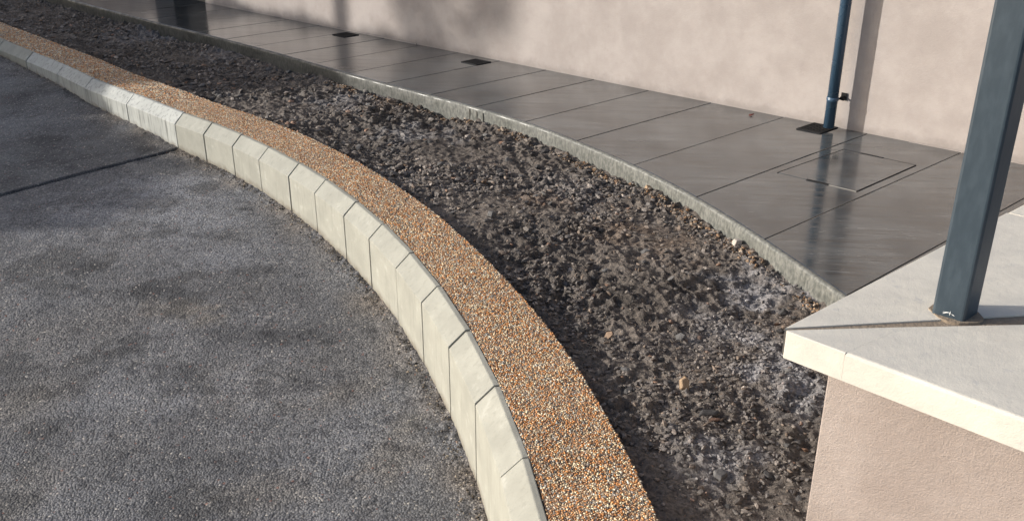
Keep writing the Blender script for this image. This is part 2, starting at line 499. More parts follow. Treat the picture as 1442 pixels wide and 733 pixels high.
def scatter(name, P, size, flat, cols, mat, parent=None, jag=.35, smooth=False, tilt=.5, seed=1):
    r = np.random.default_rng(seed); n = len(P); k = len(ICO_V)
    v = np.repeat(ICO_V[None], n, 0) * (1 + jag * (r.random((n, k, 1)) - .5) * 2)
    sc = np.c_[1 + .5 * (r.random(n) - .3), .75 + .4 * (r.random(n) - .5), np.ones(n) * flat * (.7 + .6 * r.random(n))]
    v = v * sc[:, None, :] * size[:, None, None]
    # random tilt about x then spin about z
    a = (r.random(n) - .5) * 2 * tilt; ca, sa = np.cos(a)[:, None], np.sin(a)[:, None]
    y = v[..., 1] * ca - v[..., 2] * sa; z = v[..., 1] * sa + v[..., 2] * ca
    a = r.random(n) * 2 * np.pi; ca, sa = np.cos(a)[:, None], np.sin(a)[:, None]
    x = v[..., 0] * ca - y * sa; y2 = v[..., 0] * sa + y * ca
    V = np.stack([x, y2, z], -1) + P[:, None, :]
    F = (ICO_F[None] + (np.arange(n) * k)[:, None, None]).reshape(-1, 3)
    o = mesh_np(name, V.reshape(-1, 3), F, mat, parent, col=np.repeat(cols, k, 0), smooth=smooth)
    o["kind"] = "stuff"
    return o

# crumbs and silt along the kerb foot
n = 5200
i = rng.integers(0, len(KP), n)
dd = .004 + np.abs(rng.normal(0, .035, n)) * (.4 + 1.2 * vnoise(KS[i] / .35, KS[i] * 0 + 3.3, 51))
x = KP[i, 0] - KN[i, 0] * dd; y = KP[i, 1] - KN[i, 1] * dd
ok = (y > 1.6) & (y < 8.5); x, y = x[ok], y[ok]; n = len(x)
sz = .002 + .0035 * rng.random(n) ** 2.2
pal = np.array([(.10, .08, .06), (.05, .045, .04), (.20, .16, .12), (.03, .03, .03), (.28, .24, .19)])
tag(scatter("grit", np.c_[x, y, asph_z(x, y) + .008], sz, .8, pal[rng.integers(0, 5, n)] * (.6 + .8 * rng.random((n, 1))), M_RUB, seed=5),
    label="brown crumbs of grit and silt lying along the foot of the kerb", cat="grit", kind="stuff")

# ------------------------------------------------------------------ kerb
def build_kerb():
    root = empty("kerb", (*KERB[14], 0))
    tag(root, "pale concrete kerb of chamfered stones curving between the asphalt and the pebble strip", "kerb")
    off = -np.array([*KERB[14], 0])
    kn = normals(KERB)
    prof = [(0, -.34), (0, .24), (.066, .30), (.086, .30), (.090, .284), (.125, .280), (.125, -.34)]
    for i in range(len(KERB) - 1):
        a, b = KERB[i], KERB[i + 1]
        if b[1] < 1.2: break
        u = (b - a) / np.hypot(*(b - a)); nn = np.array([-u[1], u[0]])
        bm = bmesh.new(); ends = []
        jit = random.uniform(-.0018, .0018); jz = random.uniform(-.0025, .0025)
        for P, N, sgn in ((a, kn[i], 1), (b, kn[i + 1], -1)):
            m = N / max(.5, np.dot(N, nn))       # mitred ends
            ring = []
            for (o_, z_) in prof:
                q = P + m * (o_ + jit) + u * sgn * .0042
                ring.append(bm.verts.new((q[0] + off[0], q[1] + off[1], z_ + jz)))
            ends.append(ring)
        k = len(prof)
        bm.faces.new(ends[0]); bm.faces.new(ends[1][::-1])
        for j in range(k):
            bm.faces.new((ends[0][j], ends[1][j], ends[1][(j + 1) % k], ends[0][(j + 1) % k]))
        bm.edges.ensure_lookup_table()
        vis = [e for e in bm.edges if max(v.co.z for v in e.verts) > .2 and all(np.dot(np.array(v.co[:2]) - off[:2] - a, nn) < .1 for v in e.verts)]
        bevel_edges(bm, vis, .0028, 2)
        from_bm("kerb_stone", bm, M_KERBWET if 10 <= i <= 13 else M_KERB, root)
    # packed joint mortar, set back behind the faces
    v = []; f = []; pr = [(.006, -.3), (.006, .236), (.0695, .294), (.088, .2935)]
    Q = KERB[:-2]; qn = kn[:-2]
    for P, N in zip(Q, qn):
        for o_, z_ in pr: v.append((*(P + N * o_ + off[:2]), z_))
    for i in range(len(Q) - 1):
        for j in range(3): f.append((4 * i + j, 4 * i + j + 1, 4 * i + j + 5, 4 * i + j + 4))
    mesh_np("joint_mortar", v, f, M_MORTAR, root)
build_kerb()

# ------------------------------------------------------------------ pebble strip
INNER = .088
def band_w(y): return np.interp(y, [1, 2.2, 2.9, 3.6, 4.6, 6, 7.5, 13], [.378, .38, .372, .350, .344, .352, .352, .35])
def build_band():
    root = empty("pebble_strip"); tag(root, kind="structure")
    sel = slice(0, len(KP) - 60, 3)
    P = KP[sel]; N = KN[sel]; wv = band_w(P[:, 1])
    v = []; f = []
    for p_, n_, w_ in zip(P, N, wv):
        for o_, z_ in ((INNER - .001, ZB - .02), (INNER, ZB - .0035), (w_ - .004, ZB - .0035), (w_, ZB - .008), (w_ + .002, .05)):
            v.append((*(p_ + n_ * o_), z_))
    m = len(P)
    for i in range(m - 1):
        for j in range(4): f.append((5 * i + j, 5 * i + j + 1, 5 * i + j + 6, 5 * i + j + 5))
    mesh_np("resin_bed", v, f, M_AGG, root)
    pal = np.array([(.50, .20, .055), (.40, .17, .06), (.33, .18, .09), (.64, .56, .45), (.62, .47, .31), (.30, .26, .23), (.11, .085, .07), (.055, .05, .05), (.52, .34, .19), (.40, .33, .27), (.60, .49, .34), (.26, .13, .07)])
    pw = np.array([.16, .14, .12, .035, .12, .07, .06, .035, .13, .06, .035, .04]); pw /= pw.sum()
    PT = []; SZ = []
    for (ya, yb, st) in ((1.2, 3.9, .0071), (3.9, 6.2, .0078), (6.2, 10.5, .0105)):
        ii = np.where((KP[:, 1] >= ya) & (KP[:, 1] < yb))[0]
        s = np.arange(KS[ii[0]], KS[ii[-1]], st)
        o_ = np.arange(INNER + .002, .385, st * .88)
        Sg, Og = np.meshgrid(s, o_, indexing='ij'); Sg = Sg + (np.arange(len(o_)) % 2)[None] * st * .5
        Sg = (Sg + rng.normal(0, st * .22, Sg.shape)).ravel(); Og = (Og + rng.normal(0, st * .22, Og.shape)).ravel()
        px = np.interp(Sg, KS, KP[:, 0]); py = np.interp(Sg, KS, KP[:, 1]); nx = np.interp(Sg, KS, KN[:, 0]); ny = np.interp(Sg, KS, KN[:, 1])
        ok = (Og < band_w(py) - .0015 + rng.normal(0, .001, len(py))) & (Og > INNER - .001)
        x = px + nx * Og; y = py + ny * Og
        ok &= (x > -.60 * y - .4)
        PT.append(np.c_[x, y][ok]); SZ.append(np.full(ok.sum(), st))
    PT = np.concatenate(PT); SZ = np.concatenate(SZ); n = len(PT)
    size = SZ * (.42 + .26 * rng.random(n))
    z = ZB - .0042 + .0016 * rng.random(n) + .0012 * noise(PT[:, 0], PT[:, 1], .08, 61)
    cl = pal[rng.choice(len(pal), n, p=pw)] * (.72 + .5 * rng.random((n, 1)))
    cl *= (1 + .12 * noise(PT[:, 0], PT[:, 1], .3, 62))[:, None]
    scatter("pebbles", np.c_[PT, z], size, .8, np.clip(cl * np.array([1.2, 1.3, 1.28]), 0, .85), M_PEB, root, jag=.16, smooth=True, tilt=.6, seed=9)
build_band()

# ------------------------------------------------------------------ soil bed
def build_soil():
    root = empty("soil_bed"); tag(root, kind="structure")
    # two matching borders
    i0 = np.argmin(np.abs(KP[:, 1] - 12.2)); i1 = np.argmin(np.abs(KP[:, 1] - 1.0))
    A = (KP + KN * (band_w(KP[:, 1]) - .012)[:, None])[i0:i1]
    j1 = np.argmin(np.abs(PP[:, 1] - 1.3)); Bq = PP[:j1]
    def even(P, m):
        L = np.r_[0, np.cumsum(np.hypot(*np.diff(P, axis=0).T))]; s = m * L[-1]
        return np.c_[np.interp(s, L, P[:, 0]), np.interp(s, L, P[:, 1])]
    # denser rows toward the near end
    m = np.linspace(0, 1, 1500); m = 1 - (1 - m) ** 1.0
    dens = np.interp(m, [0, .25, .45, 1], [.022, .014, .0095, .0075]); s = np.cumsum(1 / dens); s = (s - s[0]) / (s[-1] - s[0])
    rows = np.interp(np.linspace(0, 1, 1150), s, m)
    A = even(A, rows); Bq = even(Bq, rows)
    nt_ = 150
    t = np.linspace(0, 1.02, nt_)
    X = A[:, None, 0] * (1 - t) + Bq[:, None, 0] * t; Y = A[:, None, 1] * (1 - t) + Bq[:, None, 1] * t
    x = X.ravel(); y = Y.ravel(); tt = np.broadcast_to(t, X.shape).ravel()
    Z = np.interp(tt, [0, .06, .25, .6, .9, 1.02], [.252, .246, .222, .205, .195, .205])
    big = .022 * noise(x, y, .45, 71) + .012 * noise(x, y, .18, 72)
    cl = np.abs(noise(x, y, .085, 73)); cl2 = np.abs(noise(x, y, .045, 74))
    rgh = np.clip(.9 + .6 * noise(x, y, .4, 75), .3, 1.5)
    z = Z + big * np.clip(tt * 6, .2, 1) + rgh * (.024 * (.45 - cl) + .018 * (.45 - cl2) + .009 * noise(x, y, .026, 76) + .008 * noise(x, y, .0155, 77))
    z = np.minimum(z, np.where(tt < .06, .270, .285))
    # colour: dark earth with slate grit, pale patches painted as damp sheen and a few rusty ones
    col = np.ones((len(x), 3)) * np.array([.096, .083, .072])
    col *= (1 + .30 * noise(x, y, .5, 81) + .25 * noise(x, y, .09, 82))[:, None]
    def spot(px, py, r, c, k):
        nonlocal col
        d = np.hypot(x - px, y - py) / r + .55 * noise(x, y, .10, 83) + .4 * noise(x, y, .035, 84)
        a = (np.clip(1.15 - d, 0, 1) * k)[:, None]
        col = col * (1 - a) + np.array(c) * a
    pale = (.25, .25, .26)
    for q in ((1.056, 3.70, .20, .75), (.936, 3.03, .16, .75), (.631, 2.45, .13, .55), (.993, 2.81, .18, .6), (.85, 3.35, .2, .4), (-.586, 5.865, .25, .5), (-2.4, 8.37, .35, .35), (-3.4, 8.98, .4, .35), (-1.2, 6.7, .3, .4), (.3, 4.9, .25, .25)):
        spot(q[0], q[1], q[2], pale, q[3])
    for q in ((.145, 4.73, .18), (.505, 4.25, .15), (-.9, 6.6, .2), (1.12, 3.35, .1), (.24, 2.8, .12), (.72, 4.1, .2), (1.15, 2.7, .12)):
        spot(q[0], q[1], q[2], (.12, .082, .055), .55)
    F = np.arange(len(x)).reshape(X.shape)
    q = np.c_[F[:-1, :-1].ravel(), F[1:, :-1].ravel(), F[1:, 1:].ravel(), F[:-1, 1:].ravel()]
    mesh_np("soil", np.c_[x, y, z], q, M_SOIL, root, col=np.clip(col, .008, .5))
    # rubble
    vis = np.where((x > -.62 * y - .3) & (y > 1.6) & (y < 11) & (tt > .02) & (tt < .985))[0]
    near = vis[y[vis] < 5.2]
    k = np.concatenate([rng.choice(vis, 26000), rng.choice(near, 46000)])
    loosen = .5 + .9 * noise(x[k], y[k], .42, 101) + .5 * noise(x[k], y[k], .11, 102)
    k = k[rng.random(len(k)) < np.clip(loosen - .05, .10, 1)]; n = len(k)
    dist = np.hypot(x[k], y[k])
    sz = (.0024 + .0125 * rng.random(n) ** 4.0) * np.clip(dist / 4.0, .8, 1.6)
    base = col[k]
    pal = np.array([(.05, .05, .052), (.085, .08, .075), (.035, .033, .032), (.13, .12, .11), (.10, .075, .055), (.065, .06, .058), (.24, .22, .20), (.16, .09, .055)])
    pc = pal[rng.choice(8, n, p=[.25, .2, .17, .11, .10, .12, .025, .025])]
    pl = np.clip((base.mean(1) - .09) / .07, 0, 1)[:, None]
    cc = ((.6 + .3 * pl) * base + (1 - .6 * pl) * np.array([1.04, .98, .93]) * pc) * (.7 + .6 * rng.random((n, 1)))
    P = np.c_[x[k] + rng.normal(0, .004, n), y[k] + rng.normal(0, .004, n), z[k] + sz * .25]
    scatter("rubble", P, sz, .50, cc, M_RUB, root, jag=.45, tilt=1.1, seed=11)
    # tan gravel trapped along the paving edge
    e = np.where((tt > .93) & (tt < .985) & (y > 2.2) & (y < 7.2))[0]
    n = 2600; k = rng.choice(e, n); k = k[noise(x[k], y[k], .25, 91) + .6 * noise(x[k], y[k], .07, 92) > -.25]; n = len(k)
    sz = .0035 + .0065 * rng.random(n) ** 1.8
    pal2 = np.array([(.22, .13, .07), (.30, .20, .12), (.12, .08, .055), (.07, .06, .05), (.36, .29, .22)])
    scatter("edge_gravel", np.c_[x[k], y[k], z[k] + sz * .5], sz, .75, pal2[rng.integers(0, 5, n)] * (.6 + .6 * rng.random((n, 1))), M_RUB, root, jag=.3, seed=12)
    # the larger stones, one by one
    protos = []
    for s in range(6):
        r = np.random.default_rng(200 + s)
        bm = bmesh.new(); bmesh.ops.create_icosphere(bm, subdivisions=1, radius=1.0)
        for vv in bm.verts:
            vv.co = Vector((vv.co.x * 1.25, vv.co.y * .85, vv.co.z * (.42 + .1 * (s % 3)))) * (1 + .55 * (r.random() - .5))
        me = bpy.data.meshes.new("stone"); bm.to_mesh(me); bm.free()
        me.materials.append((M_ST_DARK, M_ST_GREY, M_ST_DARK, M_ST_BROWN, M_ST_GREY, M_ST_DARK)[s])
        protos.append(me)
    for _ in range(280):
        k = int(rng.choice(vis))
        if dist is not None and y[k] > 8: continue
        o = bpy.data.objects.new("stone", protos[int(rng.choice(6, p=[.28, .2, .2, .06, .12, .14]))])
        s = (.010 + .013 * rng.random() ** 2) * (1.0 if y[k] < 4.5 else 1.25)
        o.scale = (s, s, s); o.rotation_euler = (rng.normal(0, .35), rng.normal(0, .35), rng.random() * 6.28)
        o.location = (x[k], y[k], z[k] + s * .15)
        link(o, root)
    def zat(px, py): return float(z[np.argmin((x - px) ** 2 + (y - py) ** 2)])
    return zat
soil_z = build_soil()

def loose(name, x, y, z, pts, h, mat, label, cat="stone", rot=(0, 0, 0), bev=.002):
    """an angular stone from a plan outline, tapered to its top"""
    bm = bmesh.new()
    lo = [bm.verts.new((p[0], p[1], -h * .5)) for p in pts]
    mid = [bm.verts.new((p[0] * 1.06 + .001, p[1] * 1.05, h * .05)) for p in pts]
    hi = [bm.verts.new((p[0] * .78 + random.uniform(-.002, .002), p[1] * .78 + random.uniform(-.002, .002), h * .5 + random.uniform(-.15, .15) * h)) for p in pts]
    n = len(pts)
    bm.faces.new(lo[::-1]); bm.faces.new(hi)
    for A, B in ((lo, mid), (mid, hi)):
        for i in range(n): bm.faces.new((A[i], A[(i + 1) % n], B[(i + 1) % n], B[i]))
    bevel_edges(bm, list(bm.edges), bev, 1)
    o = from_bm(name, bm, mat, loc=(x, y, z))
    o.rotation_euler = rot
    return tag(o, label, cat)
loose("stone", .588, 2.83, soil_z(.588, 2.83) + .018, [(-.016, -.018), (.012, -.022), (.017, .012), (.004, .026), (-.014, .014)], .018, M_ST_TAN,
      "tan wedge shaped stone standing upright in the dark soil before the pier", rot=(.9, .1, .2))
loose("stone", .64, 2.655, soil_z(.64, 2.655) + .012, [(-.036, -.010), (.018, -.014), (.036, .002), (.012, .013), (-.026, .010)], .016, M_ST_DARK,
      "long flat dark slate lying on the soil below the tan stone", rot=(.15, 0, .1))
loose("stone", 1.035, 4.08, soil_z(1.035, 4.08) + .016, [(-.022, -.014), (.012, -.02), (.024, .004), (.008, .02), (-.018, .014)], .030, M_ST_PALE,
      "pale stone lying in the gravel against the paving edge", rot=(.2, .2, .5))
loose("stone", .725, 4.83, soil_z(.725, 4.83) + .018, [(-.022, -.016), (.016, -.02), (.026, .002), (.01, .02), (-.02, .014)], .036, M_ST_TAN,
      "rounded brown stone lying halfway along the paving edge", rot=(.1, .3, .3))
loose("stone", .62, 2.36, soil_z(.62, 2.36) + .010, [(-.02, -.018), (.018, -.016), (.022, .012), (-.006, .02), (-.022, .006)], .015, M_ST_GREY,
      "flat grey slate flake in the shaded soil near the lower edge of the view", rot=(.2, .1, .8))
loose("stone", -.10, 4.38, soil_z(-.10, 4.38) + .015, [(-.022, -.014), (.014, -.018), (.024, .006), (.002, .02), (-.02, .012)], .026, M_ST_GREY,
      "blocky grey stone on the soil beside the middle of the pebble strip", rot=(.1, .2, 1.1))

# ------------------------------------------------------------------ paving
SJ = [-9.0, -8.5, -8.0, -7.52, -7.05, -6.58, -6.13, -5.68, -5.24, -4.79, -4.35, -3.906, -3.456, -2.99, -2.541, -2.067, -1.570, -1.045, -.501, .047, .60, 1.15, 1.7, 2.3]
PN = normals(PP)
def edge_point(s, d):
    """where the joint line from the wall at s meets the paving edge offset inwards by d"""
    P = PP + PN * d
    q = W0 + UW * s
    a = (P - q) @ np.array([-UJ[1], UJ[0]])
    k = np.where(np.sign(a[:-1]) != np.sign(a[1:]))[0]
    if len(k) == 0: return None
    k = k[0]; t = a[k] / (a[k] - a[k + 1])
    return P[k] * (1 - t) + P[k + 1] * t
RIM = .024
def build_paving():
    root = empty("pavement"); tag(root, kind="structure")
    # bed under the joints
    v = []; f = []
    ss = np.linspace(SJ[0], 1.75, 90)
    for s in ss:
        e_ = edge_point(s, .012)
        wpt = W0 + UW * s + UJ * .1
        v += [(*e_, ZP - .0035), (*wpt, ZP - .0035)]
    for i in range(len(ss) - 1): f.append((2 * i, 2 * i + 2, 2 * i + 3, 2 * i + 1))
    mesh_np("joint_bed", v, f, M_MORTAR, root)
    for j in range(len(SJ) - 1):
        s0, s1 = SJ[j] + .0035, SJ[j + 1] - .0035
        if edge_point(s1, RIM) is None: continue
        cols = [0, .003 / (s1 - s0)] + list(np.linspace(.1, .9, 9)) + [1 - .003 / (s1 - s0), 1]
        grid = []
        dz = random.uniform(-.0008, .0008)
        for c_ in cols:
            s = s0 + (s1 - s0) * c_
            e_ = edge_point(s, RIM + .0015); wq = W0 + UW * s + UJ * .02
            drop = .0008 if c_ in (0, 1) else 0
            rowz = ZP + dz - drop
            col = [np.array([*e_, ZP - .03]), np.array([*e_, rowz - .002]), np.array([*(e_ + UJ * .003), rowz])]
            L = np.linspace(0, 1, 7)[1:]
            col += [np.array([*(e_ * (1 - t) + wq * t), rowz]) for t in L]
            grid.append(col)
        G = np.array(grid)
        # side skirts down into the joints
        lo = G.copy(); lo0 = G[0].copy(); lo0[:, 2] = ZP - .03; lo1 = G[-1].copy(); lo1[:, 2] = ZP - .03
        G = np.concatenate([lo0[None], G, lo1[None]])
        a_, b_ = G.shape[:2]; F = np.arange(a_ * b_).reshape(a_, b_)
        q = np.c_[F[:-1, :-1].ravel(), F[1:, :-1].ravel(), F[1:, 1:].ravel(), F[:-1, 1:].ravel()]
        mesh_np("concrete_slab", G.reshape(-1, 3), q, M_PAVE, root)
    # rounded edging with its rough face
    P = PP[::3]; N = PN[::3]; v = []; f = []
    pr = [(RIM, ZP - .03), (RIM, ZP - .0005), (RIM - .003, ZP + .001), (.012, ZP + .001), (.006, ZP - .0015), (.002, ZP - .006), (0, ZP - .013), (-.001, ZP - .05), (-.002, ZP - .10), (-.002, .05)]
    for i, (p_, n_) in enumerate(zip(P, N)):
        wob = .0025 * (vnoise(np.array([i * .31]), np.array([2.2]), 95)[0] - .5)
        for o_, z_ in pr:
            oo = o_ + (wob if o_ < .01 else 0) + (.004 * (vnoise(np.array([i * .8]), np.array([z_ * 60]), 96)[0] - .5) if z_ < ZP - .03 and o_ < 0 else 0)
            v.append((*(p_ + n_ * oo), z_))
    m = len(pr)
    for i in range(len(P) - 1):
        for k in range(m - 1): f.append((m * i + k, m * (i + 1) + k, m * (i + 1) + k + 1, m * i + k + 1))
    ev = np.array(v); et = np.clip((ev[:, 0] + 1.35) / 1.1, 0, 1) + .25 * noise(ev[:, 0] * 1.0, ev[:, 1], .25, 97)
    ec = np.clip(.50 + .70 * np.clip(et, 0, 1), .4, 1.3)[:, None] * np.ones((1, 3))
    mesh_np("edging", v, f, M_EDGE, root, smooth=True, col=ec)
    # vertical shutter notches left in the face
    for (ex, ey) in ((-.19, 6.115), (-.235, 6.155), (-.285, 6.205)):
        k = np.argmin((PP[:, 0] - ex) ** 2 + (PP[:, 1] - ey) ** 2)
        bm = bmesh.new(); tg = np.array([PN[k, 1], -PN[k, 0]])
        obox(bm, PP[k] - PN[k] * .005, tg, PN[k], ZP - .09, ZP - .018, .007, .012)
        from_bm("shutter_mark", bm, M_MORTAR, root)
build_paving()

# inspection cover set in the paving
def build_cover():
    cs = [np.array(p) for p in ((1.416, 4.884), (1.895, 5.285), (2.200, 5.005), (1.742, 4.594))]
    root = empty("inspection_cover", (*cs[0], ZP)); tag(root, "square inspection cover filled with paving concrete, with two lifting slots, before the downpipe", "drain cover")
    off = cs[0]
    L = [c - off for c in cs]
    cen = sum(L) / 4
    bm = bmesh.new(); prism(bm, [cen + (p - cen) * .985 for p in L], -.01, .0022)
    from_bm("cover_plate", bm, M_PAVE, root)
    def strip(a_, b_, wd, mat, nm, h=.0030, ext=0):
        d = (b_ - a_); ln = np.hypot(*d); d = d / ln; n_ = np.array([-d[1], d[0]])
        bm = bmesh.new(); obox(bm, a_ - n_ * wd / 2 - d * ext, d, n_, -.01, h, ln + 2 * ext, wd)
        from_bm(nm, bm, mat, root)
    strip(L[0], L[1], .0045, M_BLACK, "frame_edge")
    strip(L[2], L[3], .0050, M_BLACK, "frame_edge")
    strip(L[1], L[2], .0015, M_IRON, "frame_edge", .0028)
    strip(L[0] + (L[3] - L[0]) * .38, L[3], .003, M_STEEL, "frame_edge", .0028)
    for a_, b_ in (((1.541, 4.775), (1.634, 4.695)), ((1.969, 5.214), (2.066, 5.126))):
        strip(np.array(a_) - off, np.array(b_) - off, .013, M_BLACK, "lifting_slot", .0036)
build_cover()

# drain grates at the wall foot
def build_grate(cx, cy, su, sv, label):
    root = empty("drain_grate", (cx, cy, ZP)); tag(root, label, "drain grate", "drain grates along the wall foot")
    u = UW * su; v_ = UJ * sv
    def bar(a0, b0, a1, b1, z0, z1, bm):
        prism(bm, [u * (a0) + v_ * (b0), u * a1 + v_ * b0, u * a1 + v_ * b1, u * a0 + v_ * b1], z0, z1)
    bm = bmesh.new(); bar(-.49, -.49, .49, .49, -.005, .0015, bm); from_bm("sump", bm, M_BLACK, root)
    bm = bmesh.new()
    bar(-.5, -.5, .5, -.43, -.005, .006, bm); bar(-.5, .43, .5, .5, -.005, .006, bm)
    bar(-.5, -.43, -.43, .43, -.005, .006, bm); bar(.43, -.43, .5, .43, -.005, .006, bm)
    from_bm("frame", bm, M_IRON, root)
    bm = bmesh.new()
    for k in range(7):
        c_ = -.43 + .86 * (k + .5) / 7
        bar(c_ - .03, -.43, c_ + .03, .43, -.003, .0048, bm)
    for k in range(5):
        c_ = -.43 + .86 * (k + .5) / 5
        bar(-.43, c_ - .03, .43, c_ + .03, -.003, .0040, bm)
    from_bm("bars", bm, M_IRON, root)
build_grate(1.862, 5.700, .155, .195, "black iron drain grate under the foot of the blue downpipe")
build_grate(-.280, 7.488, .165, .150, "black iron drain grate at the wall foot under the leaf shadows")
build_grate(-1.462, 8.550, .165, .150, "black iron drain grate at the wall foot farthest from the downpipe")

# ------------------------------------------------------------------ house with its rendered wall
def build_house():
    sL, sR, T, Hh = -12.0, 4.2, .3, 3.6
    root = empty("house", (*W0, ZP)); tag(root, "long house wall in pinkish grey render rising behind the wet paving", "house")
    def P(s, z, d=0.0): q = UW * s - NW * d; return (q[0], q[1], z)
    dl, dr, dh = -8.56, -7.56, 2.1
    bm = bmesh.new()
    ss = [sL, dl, dr, sR]; zs = [-.3, dh, Hh]
    g = {}
    for d in (0, T):
        for i, s in enumerate(ss):
            for k, z in enumerate(zs): g[i, k, d] = bm.verts.new(P(s, z, d))
    for i in range(3):
        for k in range(2):
            if i == 1 and k == 0: continue
            for d in (0, T): bm.faces.new((g[i, k, d], g[i + 1, k, d], g[i + 1, k + 1, d], g[i, k + 1, d]))
    for k in range(2):
        for i in (0, 3): bm.faces.new((g[i, k, 0], g[i, k + 1, 0], g[i, k + 1, T], g[i, k, T]))
    for i in range(3): bm.faces.new((g[i, 2, 0], g[i + 1, 2, 0], g[i + 1, 2, T], g[i, 2, T]))
    for i in (1, 2): bm.faces.new((g[i, 0, 0], g[i, 1, 0], g[i, 1, T], g[i, 0, T]))
    bm.faces.new((g[1, 1, 0], g[2, 1, 0], g[2, 1, T], g[1, 1, T]))
    from_bm("wall", bm, M_WALL, root)
    bm = bmesh.new()
    obox(bm, UW * (dl + .003) - NW * .22, UW, -NW, -.02, dh - .003, dr - dl - .006, .05)
    d_ = from_bm("door", bm, M_DOOR, root)
    bm = bmesh.new(); tube(bm, [P(dr - .12, 1.0, .218), P(dr - .12, 1.0, .17), P(dr - .24, 1.0, .17)], .010, 8)
    from_bm("handle", bm, M_STEEL, d_)
    bm = bmesh.new()
    A = [P(sL - .1, Hh - .05, -.18), P(sL - .1, Hh + 1.5, 3.0), P(sR, Hh + 1.5, 3.0), P(sR, Hh - .05, -.18)]
    lo = [bm.verts.new(p_) for p_ in A]; hi = [bm.verts.new((p_[0], p_[1], p_[2] + .1)) for p_ in A]
    bm.faces.new(lo); bm.faces.new(hi[::-1])
    for i in range(4): bm.faces.new((lo[i], lo[(i + 1) % 4], hi[(i + 1) % 4], hi[i]))
    from_bm("roof", bm, M_ROOF, root)
    # thin sealing bead along the wall foot
    for (a_, b_, hgt) in ((dr + .02, -4.4, .011), (-.25, 1.0, .006)):
        bm = bmesh.new()
        obox(bm, UW * a_ + NW * .0015, UW, NW, -.004, hgt, b_ - a_, .006)
        from_bm("base_bead", bm, M_WALL, root)
build_house()

def build_pipe():
    px, py = 1.916, 5.657
    root = empty("downpipe", (px, py, ZP)); tag(root, "dark blue metal downpipe fixed to the house wall above a black grate", "drainpipe")
    bm = bmesh.new(); tube(bm, [(0, 0, .022), (0, 0, 3.45)], .0325, 28, True)
    o = from_bm("pipe", bm, M_PIPE, root, smooth=False)
    for p_ in o.data.polygons: p_.use_smooth = len(p_.vertices) == 4
    for zc in (.197, 1.75):
        bm = bmesh.new(); tube(bm, [(0, 0, zc - .012), (0, 0, zc - .010), (0, 0, zc + .010), (0, 0, zc + .012)], [.033, .0352, .0352, .033], 28, False)
        c_ = from_bm("collar", bm, M_PIPE, root, smooth=True)
        bm = bmesh.new()
        side = UW * .030 - NW * .016
        wl = UW * .030 - NW * .0985
        tube(bm, [(*side, zc), (*wl, zc)], .006, 10)
        m_ = UW * .040 - NW * .030
        tube(bm, [(*(m_ - UW * .006), zc + .004), (*(m_ + UW * .018), zc + .002)], [.010, .011], 10)
        obox(bm, UW * .012 - NW * .093, UW, -NW, zc - .022, zc + .022, .036, .0055)
        from_bm("bracket", bm, M_BLACK, root)
build_pipe()

